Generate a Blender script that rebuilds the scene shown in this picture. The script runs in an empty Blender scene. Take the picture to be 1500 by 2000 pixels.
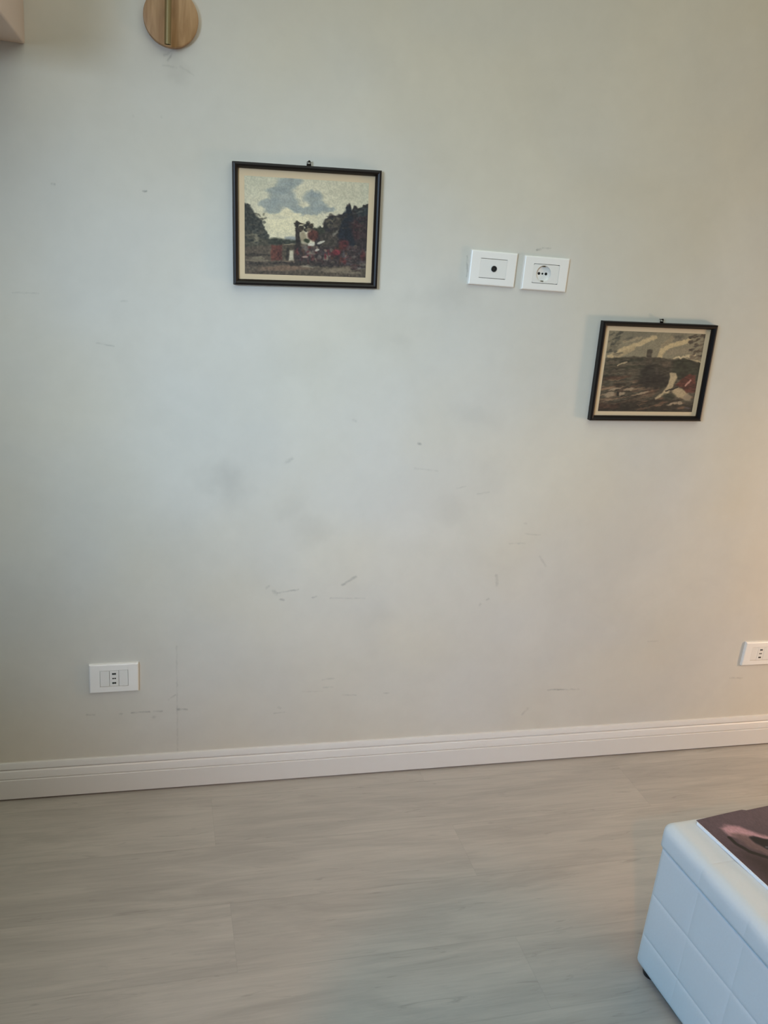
import bpy, bmesh, math, random
import numpy as np
from mathutils import Vector, Matrix
random.seed(4); rng = np.random.RandomState(7)
PI = math.pi
scene = bpy.context.scene
C = scene.collection

# ------------------------------------------------------------------ camera
CAM_H = 1.4704          # lens height above the floor
WALL_Y = 2.0236         # distance of the wall
FOC = 1663.3
R = ((0.9652521530, 0.2612021573, -0.0078558334),
     (-0.2449875485, 0.9149753850, 0.3206261778),
     (0.0909361435, -0.3075605271, 0.9471732365))
cd = bpy.data.cameras.new('camera'); cam = bpy.data.objects.new('camera', cd); C.objects.link(cam)
right = Vector((R[0][0], R[1][0], R[2][0])); fwd = Vector((R[0][1], R[1][1], R[2][1])); up = Vector((R[0][2], R[1][2], R[2][2]))
m = Matrix((right, up, -fwd)).transposed().to_4x4(); m.translation = (0, 0, CAM_H)
cam.matrix_world = m
cd.sensor_fit = 'VERTICAL'; cd.sensor_height = 24.0; cd.lens = 24.0 * FOC / 2000.0
cd.clip_start = 0.02; cd.clip_end = 50
scene.camera = cam

# ------------------------------------------------------------------ light
scene.view_settings.view_transform = 'Standard'
scene.view_settings.look = 'None'
scene.view_settings.gamma = 1.0
scene.view_settings.exposure = 0.0
scene.view_settings.use_curve_mapping = False
world = bpy.data.worlds.new('world'); scene.world = world; world.use_nodes = True
LIGHTS = dict(world=(0.012, 0.012, 0.012), window=(2.900, 3.844, 4.900), side=(1.100, 3.150, 5.400), ceiling=(32.022, 34.566, 30.394), lamp=(105.000, 40.000, 8.000), warm=(43.016, 30.378, 20.442))
world.node_tree.nodes['Background'].inputs[0].default_value = (*LIGHTS['world'], 1)
world.node_tree.nodes['Background'].inputs[1].default_value = 1.0

def area(name, loc, target, sx, sy, rgb, spread=180):
    l = bpy.data.lights.new(name, 'AREA'); l.shape = 'RECTANGLE'; l.size = sx; l.size_y = sy
    p = max(rgb) or 1; l.color = [max(c, 0)/p for c in rgb]; l.energy = p if max(rgb) > 0 else 0
    l.spread = math.radians(spread)
    o = bpy.data.objects.new(name, l); C.objects.link(o); o.location = loc
    o.rotation_euler = (Vector(target)-Vector(loc)).to_track_quat('-Z', 'Y').to_euler()
    return o
def point(name, loc, rad, rgb, kind='POINT'):
    l = bpy.data.lights.new(name, kind); l.shadow_soft_size = rad
    p = max(rgb) or 1; l.color = [max(c, 0)/p for c in rgb]; l.energy = p if max(rgb) > 0 else 0
    o = bpy.data.objects.new(name, l); C.objects.link(o); o.location = loc
    return o
area('window_daylight', (-1.15, -0.45, 1.70), (0.46, WALL_Y, 1.00), 0.6, 0.7, LIGHTS['window'], 45)
area('side_daylight', (-1.70, -0.35, 1.45), (1.1, 1.05, 0.15), 0.7, 0.9, LIGHTS['side'], 55)
area('ceiling_bounce', (0.8, 0.3, 2.7), (0.8, 0.5, 0), 3.0, 2.4, LIGHTS['ceiling'])
sp = point('ceiling_downlight', (-0.34, -1.13, 2.32), 0.035, LIGHTS['lamp'], 'SPOT')
sp.data.spot_size = math.radians(54); sp.data.spot_blend = 1.0
sp.rotation_euler = (Vector((0.95, 1.15, 0))-Vector((-0.34, -1.13, 2.32))).to_track_quat('-Z', 'Y').to_euler()
point('floor_lamp_light', (2.75, 1.30, 0.85), 0.14, LIGHTS['warm'])

# ------------------------------------------------------------------ helpers
def new_mat(name):
    mt = bpy.data.materials.new(name); mt.use_nodes = True
    return mt, mt.node_tree.nodes, mt.node_tree.links, mt.node_tree.nodes['Principled BSDF']
def srgb(c):
    return tuple(((x/255)/12.92 if x/255 <= .04045 else ((x/255+.055)/1.055)**2.4) for x in c)
def simple(name, col, rough=.5, metal=0., spec=.5, noise=0., scale=20., bump=0., coat=0.):
    mt, N, L, P = new_mat(name)
    P.inputs['Roughness'].default_value = rough; P.inputs['Metallic'].default_value = metal
    P.inputs['Specular IOR Level'].default_value = spec; P.inputs['Coat Weight'].default_value = coat
    tc = N.new('ShaderNodeTexCoord'); nz = N.new('ShaderNodeTexNoise'); nz.inputs['Scale'].default_value = scale; nz.inputs['Detail'].default_value = 5
    L.new(tc.outputs['Object'], nz.inputs['Vector'])
    r = N.new('ShaderNodeMapRange'); r.inputs[3].default_value = 1-noise; r.inputs[4].default_value = 1+noise
    L.new(nz.outputs[0], r.inputs[0])
    mx = N.new('ShaderNodeVectorMath'); mx.operation = 'SCALE'; mx.inputs[0].default_value = srgb(col)
    L.new(r.outputs[0], mx.inputs['Scale']); L.new(mx.outputs[0], P.inputs['Base Color'])
    if bump:
        b = N.new('ShaderNodeBump'); b.inputs['Strength'].default_value = bump; b.inputs['Distance'].default_value = .001
        L.new(nz.outputs[0], b.inputs['Height']); L.new(b.outputs[0], P.inputs['Normal'])
    return mt

def obj(name, bm, mat, parent=None, smooth=False, angle=None):
    me = bpy.data.meshes.new(name)
    bmesh.ops.recalc_face_normals(bm, faces=bm.faces[:])
    bm.to_mesh(me); bm.free(); me.materials.append(mat)
    if smooth:
        me.polygons.foreach_set('use_smooth', [True]*len(me.polygons))
        if angle: me.set_sharp_from_angle(angle=math.radians(angle))
    o = bpy.data.objects.new(name, me); C.objects.link(o)
    if parent: o.parent = parent
    return o
def tag(o, label=None, cat=None, group=None, kind=None):
    if label: o['label'] = label
    if cat: o['category'] = cat
    if group: o['group'] = group
    if kind: o['kind'] = kind
    return o
def thing(name, label, cat, loc=(0, 0, 0), rot=(0, 0, 0), group=None):
    o = bpy.data.objects.new(name, None); C.objects.link(o); o.location = loc; o.rotation_euler = rot
    o.empty_display_size = .05
    return tag(o, label, cat, group)
def add_box(bm, lo, hi, bev=0, seg=2):
    r = bmesh.ops.create_cube(bm, size=1.0)
    vs = r['verts']
    for v in vs:
        v.co = Vector([lo[i] + (v.co[i]+.5)*(hi[i]-lo[i]) for i in range(3)])
    if bev:
        es = list({e for v in vs for e in v.link_edges})
        bmesh.ops.bevel(bm, geom=es, offset=bev, segments=seg, profile=.5, affect='EDGES')
def box_bm(lo, hi, bev=0, seg=2):
    bm = bmesh.new(); add_box(bm, lo, hi, bev, seg); return bm
def add_cyl(bm, p0, p1, r0, r1=None, seg=32, caps=True):
    r1 = r0 if r1 is None else r1
    p0 = Vector(p0); p1 = Vector(p1); d = (p1-p0); q = d.to_track_quat('Z', 'Y')
    a = []; b = []
    for k in range(seg):
        t = 2*PI*k/seg; w = Vector((math.cos(t), math.sin(t), 0))
        a.append(bm.verts.new(p0+q @ (w*r0))); b.append(bm.verts.new(p1+q @ (w*r1)))
    for k in range(seg):
        bm.faces.new((a[k], a[(k+1) % seg], b[(k+1) % seg], b[k]))
    if caps: bm.faces.new(a[::-1]); bm.faces.new(b)
def add_lathe(bm, prof, origin, axis, seg=48):
    """revolve (radius, height) pairs about an axis"""
    q = Vector(axis).to_track_quat('Z', 'Y'); o = Vector(origin); rings = []
    for r, h in prof:
        if r < 1e-6: rings.append([bm.verts.new(o+q @ Vector((0, 0, h)))]); continue
        rings.append([bm.verts.new(o+q @ Vector((r*math.cos(2*PI*k/seg), r*math.sin(2*PI*k/seg), h))) for k in range(seg)])
    for a, b in zip(rings, rings[1:]):
        for k in range(seg):
            k2 = (k+1) % seg
            if len(a) == 1: bm.faces.new((a[0], b[k], b[k2]))
            elif len(b) == 1: bm.faces.new((a[k], b[0], a[k2]))
            else: bm.faces.new((a[k], b[k], b[k2], a[k2]))

# ------------------------------------------------------------------ wall: plaster with scuffs
SCUFFS=[(0.4834,0.5859,0.5176,0.6096,0.0027,0.35),(0.3014,0.5722,0.3099,0.5619,0.0033,0.35),(0.3130,0.5662,0.3661,0.5746,0.0015,0.30),(0.2824,0.5804,0.2888,0.5853,0.0025,0.20),(0.3206,0.5479,0.3295,0.5448,0.0021,0.35),(0.4063,0.5505,0.4149,0.5540,0.0019,0.30),(0.4531,0.5481,0.5474,0.5462,0.0012,0.18),(0.3135,0.9168,0.3288,0.9283,0.0031,0.12),(0.9163,0.6075,0.9234,0.5789,0.0037,0.20),(0.8997,0.5351,0.9032,0.5374,0.0023,0.25),(0.8784,0.5176,0.8817,0.5215,0.0023,0.15),(0.6509,0.9756,0.6538,0.9744,0.0020,0.30),(0.6485,0.9091,0.7117,0.9036,0.0017,0.12),(0.7702,0.8579,0.7946,0.8632,0.0015,0.15),(0.8298,0.8425,0.8617,0.8486,0.0016,0.12),(0.9834,0.7305,1.0299,0.7268,0.0015,0.15),(0.9421,0.7021,0.9877,0.7027,0.0016,0.15),(0.9787,0.7610,0.9835,0.7595,0.0023,0.18),(1.0388,0.6623,1.0621,0.6336,0.0023,0.14),(0.4494,0.3053,0.4813,0.3077,0.0020,0.16),(0.4547,0.2813,0.4797,0.2816,0.0020,0.20),(0.5106,0.2543,0.5472,0.2523,0.0015,0.25),(0.6282,0.2544,0.6431,0.2536,0.0015,0.25),(1.1335,0.2365,1.1836,0.2365,0.0016,0.25),(1.0630,0.1592,1.0767,0.1775,0.0031,0.15),(0.0695,0.2363,0.0893,0.2335,0.0019,0.25),(0.3330,0.2260,0.3380,0.2241,0.0022,0.20),(0.3214,0.2076,0.3494,0.2091,0.0014,0.18),(0.4519,0.2695,0.3950,0.2709,0.0011,0.12),(0.4761,1.0305,0.4829,1.0275,0.0023,0.15),(-0.2113,1.5096,-0.2063,1.5091,0.0012,0.40),(-0.0276,1.5138,-0.0202,1.5140,0.0011,0.50),(-0.2970,1.2812,-0.2445,1.2834,0.0010,0.15),(-0.1257,1.1837,-0.0896,1.1790,0.0011,0.20),(-0.0727,1.2793,-0.0607,1.2802,0.0012,0.15),(-0.0477,1.6589,-0.0467,1.6570,0.0012,0.15),(0.0092,1.6646,0.0102,1.6628,0.0012,0.12),(0.9009,1.4704,0.9115,1.4731,0.0017,0.50),(0.9164,1.4765,0.9368,1.4776,0.0012,0.25),(0.7237,1.4418,0.7292,1.3944,0.0012,0.30),(-0.0511,0.2328,-0.0061,0.2332,0.0015,0.35),(0.0055,0.2340,0.0250,0.2328,0.0020,0.28),(-0.1622,0.2336,-0.1423,0.2324,0.0015,0.28),(-0.0805,0.2316,-0.0766,0.2314,0.0022,0.20),(0.0031,0.2172,0.0057,0.2155,0.0034,0.20),(0.0708,0.2357,0.0893,0.2351,0.0014,0.30),(0.0669,0.2364,0.0675,0.2356,0.0026,0.40),(0.0600,0.4217,0.0677,0.0996,0.0012,0.15),(0.0416,0.2655,0.0583,0.2798,0.0015,0.20),(1.7604,0.2472,1.8044,0.2451,0.0021,0.20),(1.1416,0.2378,1.2345,0.2347,0.0017,0.20),(1.4370,0.3861,1.4719,0.3866,0.0015,0.12),(0.0131,1.7815,0.0314,1.7935,0.0012,0.30),(0.0214,1.7731,0.0295,1.7866,0.0011,0.25),(0.0113,1.7622,0.0391,1.7620,0.0013,0.14),(0.0463,1.7649,0.0737,1.7529,0.0013,0.13),(0.6552,0.9744,0.6580,0.9732,0.0020,0.30),(0.3168,0.9149,0.3314,0.9271,0.0023,0.12),]
BLOTCH=[(0.179,0.853,0.035,0.047,0.20),(0.144,0.872,0.043,0.026,0.12),(0.399,0.740,0.048,0.036,0.16),(0.330,0.802,0.039,0.030,0.10),(0.254,0.621,0.078,0.071,0.07),(0.759,0.803,0.043,0.032,0.10),(0.685,1.355,0.059,0.034,0.15),(0.591,1.324,0.051,0.024,0.08),(0.345,1.175,0.074,0.049,0.07),(0.546,1.260,0.064,0.037,0.06),(0.799,1.049,0.056,0.027,0.10),(0.039,1.769,0.036,0.021,0.16),(0.584,0.498,0.057,0.028,0.08),(0.587,1.238,0.039,0.022,0.08),(0.852,1.795,0.089,0.065,0.05),(0.974,1.698,0.067,0.113,0.04),(0.863,0.893,0.058,0.043,0.06),(1.406,1.302,0.093,0.041,0.04),]
def wall_material():
    mt, N, L, P = new_mat('pale_plaster')
    P.inputs['Roughness'].default_value = .6; P.inputs['Specular IOR Level'].default_value = .35
    geo = N.new('ShaderNodeNewGeometry')
    def vm(op, a=None, b=None, s=None):
        n = N.new('ShaderNodeVectorMath'); n.operation = op
        for i, x in enumerate((a, b)):
            if x is None: continue
            if isinstance(x, tuple): n.inputs[i].default_value = x
            else: L.new(x, n.inputs[i])
        if s is not None: L.new(s, n.inputs['Scale'])
        return n
    def mth(op, a, b=None, clamp=False):
        n = N.new('ShaderNodeMath'); n.operation = op; n.use_clamp = clamp
        for i, x in enumerate((a, b)):
            if x is None: continue
            if isinstance(x, (int, float)): n.inputs[i].default_value = x
            else: L.new(x, n.inputs[i])
        return n.outputs[0]
    def noise(scale, detail, vec=None, rough=.5, dist=0.):
        n = N.new('ShaderNodeTexNoise'); n.inputs['Scale'].default_value = scale; n.inputs['Detail'].default_value = detail
        n.inputs['Roughness'].default_value = rough; n.inputs['Distortion'].default_value = dist
        L.new(vec or geo.outputs['Position'], n.inputs['Vector']); return n
    wob = noise(90, 3); wv = vm('SUBTRACT', wob.outputs['Color'], (.5, .5, .5)); wv.inputs[0]
    ws = N.new('ShaderNodeVectorMath'); ws.operation = 'SCALE'; L.new(wv.outputs[0], ws.inputs[0]); ws.inputs['Scale'].default_value = .0055
    pos = vm('MULTIPLY', vm('ADD', geo.outputs['Position'], ws.outputs[0]).outputs[0], (1, 0, 1)).outputs[0]
    acc = None
    for x0, z0, x1, z1, w, a in SCUFFS:
        dx, dz = x1-x0, z1-z0; l2 = max(dx*dx+dz*dz, 1e-8)
        pa = vm('SUBTRACT', pos, (x0, 0, z0)).outputs[0]
        dt = vm('DOT_PRODUCT', pa, (dx/l2, 0, dz/l2)).outputs['Value']
        h = mth('MAXIMUM', mth('MINIMUM', dt, 1.0), 0.0)
        pr = N.new('ShaderNodeVectorMath'); pr.operation = 'SCALE'; pr.inputs[0].default_value = (dx, 0, dz); L.new(h, pr.inputs['Scale'])
        dist = vm('DISTANCE', pa, pr.outputs[0]).outputs['Value']
        mr = N.new('ShaderNodeMapRange'); mr.interpolation_type = 'SMOOTHSTEP'
        mr.inputs[1].default_value = 0; mr.inputs[2].default_value = w*1.9+.0012; mr.inputs[3].default_value = 1-a*.75; mr.inputs[4].default_value = 1
        L.new(dist, mr.inputs[0])
        acc = mr.outputs[0] if acc is None else mth('MULTIPLY', acc, mr.outputs[0])
    br = noise(75, 3); bm_ = N.new('ShaderNodeMapRange'); L.new(br.outputs[0], bm_.inputs[0])
    bm_.inputs[1].default_value = .36; bm_.inputs[2].default_value = .62; bm_.inputs[3].default_value = .35; bm_.inputs[4].default_value = 1.25
    acc = mth('SUBTRACT', 1.0, mth('MULTIPLY', mth('SUBTRACT', 1.0, acc), bm_.outputs[0]))     # scuffs break up along their length
    wob2 = noise(14, 4); wv2 = vm('SUBTRACT', wob2.outputs['Color'], (.5, .5, .5))
    ws2 = N.new('ShaderNodeVectorMath'); ws2.operation = 'SCALE'; L.new(wv2.outputs[0], ws2.inputs[0]); ws2.inputs['Scale'].default_value = .11
    pos2 = vm('MULTIPLY', vm('ADD', geo.outputs['Position'], ws2.outputs[0]).outputs[0], (1, 0, 1)).outputs[0]
    for x, z, rx, rz, a in BLOTCH:
        d = vm('LENGTH', vm('MULTIPLY', vm('SUBTRACT', pos2, (x, 0, z)).outputs[0], (1/rx, 0, 1/rz)).outputs[0]).outputs['Value']
        mr = N.new('ShaderNodeMapRange'); mr.interpolation_type = 'SMOOTHSTEP'
        mr.inputs[1].default_value = 0; mr.inputs[2].default_value = 1.7; mr.inputs[3].default_value = 1-a*.5; mr.inputs[4].default_value = 1
        L.new(d, mr.inputs[0]); acc = mth('MULTIPLY', acc, mr.outputs[0])
    # broad trowel mottling
    n1 = noise(3.2, 5, rough=.55, dist=.4); r1 = N.new('ShaderNodeMapRange'); L.new(n1.outputs[0], r1.inputs[0])
    r1.inputs[1].default_value = .3; r1.inputs[2].default_value = .7; r1.inputs[3].default_value = .955; r1.inputs[4].default_value = 1.03
    n2 = noise(26, 6, rough=.6); r2 = N.new('ShaderNodeMapRange'); L.new(n2.outputs[0], r2.inputs[0])
    r2.inputs[1].default_value = .3; r2.inputs[2].default_value = .7; r2.inputs[3].default_value = .985; r2.inputs[4].default_value = 1.015
    acc = mth('MULTIPLY', acc, mth('MULTIPLY', r1.outputs[0], r2.outputs[0]))
    n3 = noise(2.3, 2); mixc = N.new('ShaderNodeMix'); mixc.data_type = 'RGBA'
    mixc.inputs['A'].default_value = (*srgb(WALL_A), 1); mixc.inputs['B'].default_value = (*srgb(WALL_B), 1)
    rr = N.new('ShaderNodeMapRange'); rr.inputs[1].default_value = .35; rr.inputs[2].default_value = .65; L.new(n3.outputs[0], rr.inputs[0]); L.new(rr.outputs[0], mixc.inputs['Factor'])
    sc = vm('SCALE', mixc.outputs['Result'], None, acc)
    L.new(sc.outputs[0], P.inputs['Base Color'])
    b = N.new('ShaderNodeBump'); b.inputs['Strength'].default_value = .25; b.inputs['Distance'].default_value = .0008
    L.new(n2.outputs[0], b.inputs['Height']); L.new(b.outputs[0], P.inputs['Normal'])
    return mt
WALL_A = (212, 203, 186); WALL_B = (209, 203, 192)
X0, X1, Y0 = -2.2, 3.4, -2.3
tag(obj('wall_back', box_bm((X0, WALL_Y, 0), (X1, WALL_Y+.12, 2.8)), wall_material()), kind='structure')

# ------------------------------------------------------------------ floor: pale grey wood-look planks
def floor_material():
    mt, N, L, P = new_mat('pale_wood_floor')
    tc = N.new('ShaderNodeNewGeometry'); sep = N.new('ShaderNodeSeparateXYZ'); L.new(tc.outputs['Position'], sep.inputs[0])
    def mth(op, a, b=None):
        n = N.new('ShaderNodeMath'); n.operation = op
        for i, x in enumerate((a, b)):
            if x is None: continue
            if isinstance(x, (int, float)): n.inputs[i].default_value = x
            else: L.new(x, n.inputs[i])
        return n.outputs[0]
    PW, PL = .193, 1.22
    ry = mth('DIVIDE', mth('SUBTRACT', 1.958+PW*40, sep.outputs[1]), PW)      # row 40 lies next to the wall
    row = mth('FLOOR', ry); fy = mth('FRACT', ry)
    off = mth('ADD', mth('MULTIPLY', mth('SUBTRACT', row, 40.0), .62), .155-PL*20)
    rx = mth('DIVIDE', mth('SUBTRACT', sep.outputs[0], off), PL)
    col = mth('FLOOR', rx); fx = mth('FRACT', rx)
    ey = mth('MULTIPLY', mth('MINIMUM', fy, mth('SUBTRACT', 1.0, fy)), PW)
    ex = mth('MULTIPLY', mth('MINIMUM', fx, mth('SUBTRACT', 1.0, fx)), PL)
    e = mth('MINIMUM', mth('ADD', ex, .0008), ey)
    gap = N.new('ShaderNodeMapRange'); gap.interpolation_type = 'SMOOTHSTEP'
    gap.inputs[1].default_value = .0002; gap.inputs[2].default_value = .0028; gap.inputs[3].default_value = .91; gap.inputs[4].default_value = 1
    L.new(e, gap.inputs[0])
    cid = N.new('ShaderNodeCombineXYZ'); L.new(row, cid.inputs[0]); L.new(col, cid.inputs[1])
    wn = N.new('ShaderNodeTexWhiteNoise'); wn.noise_dimensions = '3D'; L.new(cid.outputs[0], wn.inputs['Vector'])
    # grain coordinates, shifted per plank
    sh = N.new('ShaderNodeVectorMath'); sh.operation = 'SCALE'; L.new(wn.outputs['Color'], sh.inputs[0]); sh.inputs['Scale'].default_value = 7.0
    ad = N.new('ShaderNodeVectorMath'); ad.operation = 'ADD'; L.new(tc.outputs['Position'], ad.inputs[0]); L.new(sh.outputs[0], ad.inputs[1])
    def grain(sx, sy, scale, detail, lo, hi, dist=0., rough=.6, a=.3, b=.7):
        mp = N.new('ShaderNodeVectorMath'); mp.operation = 'MULTIPLY'; mp.inputs[1].default_value = (sx, sy, 1); L.new(ad.outputs[0], mp.inputs[0])
        n = N.new('ShaderNodeTexNoise'); n.inputs['Scale'].default_value = scale; n.inputs['Detail'].default_value = detail
        n.inputs['Distortion'].default_value = dist; n.inputs['Roughness'].default_value = rough; L.new(mp.outputs[0], n.inputs['Vector'])
        r = N.new('ShaderNodeMapRange'); r.interpolation_type = 'SMOOTHSTEP'; r.inputs[1].default_value = a; r.inputs[2].default_value = b; r.inputs[3].default_value = lo; r.inputs[4].default_value = hi
        L.new(n.outputs[0], r.inputs[0]); return r.outputs[0], n
    g1, _ = grain(1.1, 8, 2.2, 6, .87, 1.07, 1.0)
    g2, n2 = grain(3, 60, 2.5, 6, .955, 1.035, .3)
    g3, _ = grain(2.6, 17, 2.4, 4, .80, 1.0, 1.8, .55, .24, .40)      # darker cathedral marks
    tone = N.new('ShaderNodeMapRange'); tone.inputs[3].default_value = .965; tone.inputs[4].default_value = 1.03; L.new(wn.outputs['Value'], tone.inputs[0])
    k = mth('MULTIPLY', mth('MULTIPLY', g1, g2), mth('MULTIPLY', g3, mth('MULTIPLY', tone.outputs[0], gap.outputs[0])))
    # long worn V groove is uneven
    sc = N.new('ShaderNodeVectorMath'); sc.operation = 'SCALE'; sc.inputs[0].default_value = srgb(FLOOR_C); L.new(k, sc.inputs['Scale'])
    L.new(sc.outputs[0], P.inputs['Base Color'])
    P.inputs['Roughness'].default_value = .48; P.inputs['Specular IOR Level'].default_value = .4
    b = N.new('ShaderNodeBump'); b.inputs['Strength'].default_value = .25; b.inputs['Distance'].default_value = .0008
    L.new(k, b.inputs['Height']); L.new(b.outputs[0], P.inputs['Normal'])
    return mt
FLOOR_C = (179, 171, 160)
tag(obj('floor', box_bm((X0, Y0, -.05), (X1, WALL_Y+.12, 0)), floor_material()), kind='structure')

# ------------------------------------------------------------------ skirting board
white_paint = simple('white_skirting_paint', (222, 216, 208), .38, noise=.015, scale=30)
def skirting():
    pr = [(0, .1060), (.0045, .1060), (.0060, .1050), (.0078, .1000), (.0096, .0925), (.0099, .0902), (.0060, .0894), (.0060, .0872), (.0102, .0866),
          (.0122, .0840), (.0142, .0760), (.0156, .0680), (.0159, .0662), (.0122, .0656), (.0122, .0642), (.0172, .0636), (.0182, .0615), (.0182, .0075), (.0150, .0062), (.0, .0062)]
    bm = bmesh.new(); n = 2; rings = []
    for x in (X0, X1):
        rings.append([bm.verts.new((x, WALL_Y-t, z)) for t, z in pr])
    k = len(pr)
    for i in range(k): bm.faces.new((rings[0][i], rings[0][(i+1) % k], rings[1][(i+1) % k], rings[1][i]))
    bm.faces.new(rings[0]); bm.faces.new(rings[1][::-1])
    return bm
tag(obj('baseboard_back', skirting(), white_paint), kind='structure')

# ------------------------------------------------------------------ ottoman
def stitched_box(lo, hi, rad, xs, ys, zs, step=.006, depth=.0010, puff=.0012, rzl=None, rzh=None):
    """rounded upholstered box; xs, ys, zs are the seam positions on each axis"""
    lo = np.array(lo); hi = np.array(hi); bm = bmesh.new()
    il, ih = lo+rad, hi-rad; rzl = rzl or rad; rzh = rzh or rad; il[2] = lo[2]+rzl; ih[2] = hi[2]-rzh
    seams = [xs, ys, zs]; ends = [(lo[i], hi[i]) for i in range(3)]
    def f(c, ax):
        s = np.array(seams[ax]); 
        if len(s) == 0: d = 1.0
        else: d = np.abs(s-c).min()
        allp = np.sort(np.r_[s, ends[ax][0], ends[ax][1]])
        j = np.clip(np.searchsorted(allp, c)-1, 0, len(allp)-2); t = (c-allp[j])/(allp[j+1]-allp[j])
        return d, math.sin(PI*min(max(t, 0), 1))**.5
    for ax in range(3):
        a, b = [(1, 2), (2, 0), (0, 1)][ax]
        def coords(i):
            n = max(8, int((hi[i]-lo[i])/step)); c = list(np.linspace(lo[i], hi[i], n+1))
            for s in seams[i]: c += [s-.0012, s, s+.0012]
            return sorted(set(round(q, 5) for q in c))
        ca, cb = coords(a), coords(b)
        for sgn in (0, 1):
            g = []
            for u in ca:
                rowv = []
                fu = f(u, a)
                for w in cb:
                    p = np.zeros(3); p[ax] = hi[ax] if sgn else lo[ax]; p[a] = u; p[b] = w
                    q = np.clip(p, il, ih); nrm = p-q; zr = rzl if nrm[2] < 0 else rzh; nrm[2] *= rad/zr; ln = np.linalg.norm(nrm); nrm = nrm/ln if ln > 1e-9 else np.zeros(3)
                    fw = f(w, b)
                    edge = min(min(u-lo[a], hi[a]-u)/rad, min(w-lo[b], hi[b]-w)/rad, 1.0)
                    k = max(edge, 0)
                    disp = k*(puff*fu[1]*fw[1] - depth*((1. if a == 2 else .45)*math.exp(-(fu[0]/.0022)**2)+(1. if b == 2 else .45)*math.exp(-(fw[0]/.0022)**2)))
                    rowv.append(bm.verts.new(q+nrm*(rad+disp)*np.array([1, 1, zr/rad if abs(nrm[2]) < .999 or zr != rad else 1])))
                g.append(rowv)
            for i in range(len(ca)-1):
                for j in range(len(cb)-1):
                    bm.faces.new((g[i][j], g[i+1][j], g[i+1][j+1], g[i][j+1]))
    bmesh.ops.remove_doubles(bm, verts=bm.verts[:], dist=.0002)
    return bm
leather = simple('white_faux_leather', (214, 218, 218), .36, noise=.02, scale=160, bump=.25, spec=.5)
black_plastic = simple('black_plastic', (14, 14, 17), .4)
OT = .055
ott = thing('ottoman', 'white stitched faux leather ottoman with a magazine on it at the lower right', 'ottoman', (1.0240, 1.2610, 0), (0, 0, OT))
OX, OY = .78, .52       # local: x 0..OX, y -OY..0
obj('body', stitched_box((0, -OY, .015), (OX, 0, .322), .016, [.13*i for i in range(1, 6)], [-.13*i for i in range(1, 4)], [.097, .203], rzh=.003), leather, ott, True)
obj('lid', stitched_box((-.005, -OY-.005, .3195), (OX+.005, .005, .379), .021, [.13*i for i in range(1, 6)], [-.13*i for i in range(1, 4)], [], puff=.0018, depth=.0009, rzl=.006), leather, ott, True)
for x in (.03, OX-.03):
    for y in (-.03, -OY+.03):
        bm = bmesh.new(); add_cyl(bm, (x, y, 0), (x, y, .0185), .019, .022, 24); obj('foot', bm, black_plastic, ott)

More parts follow.
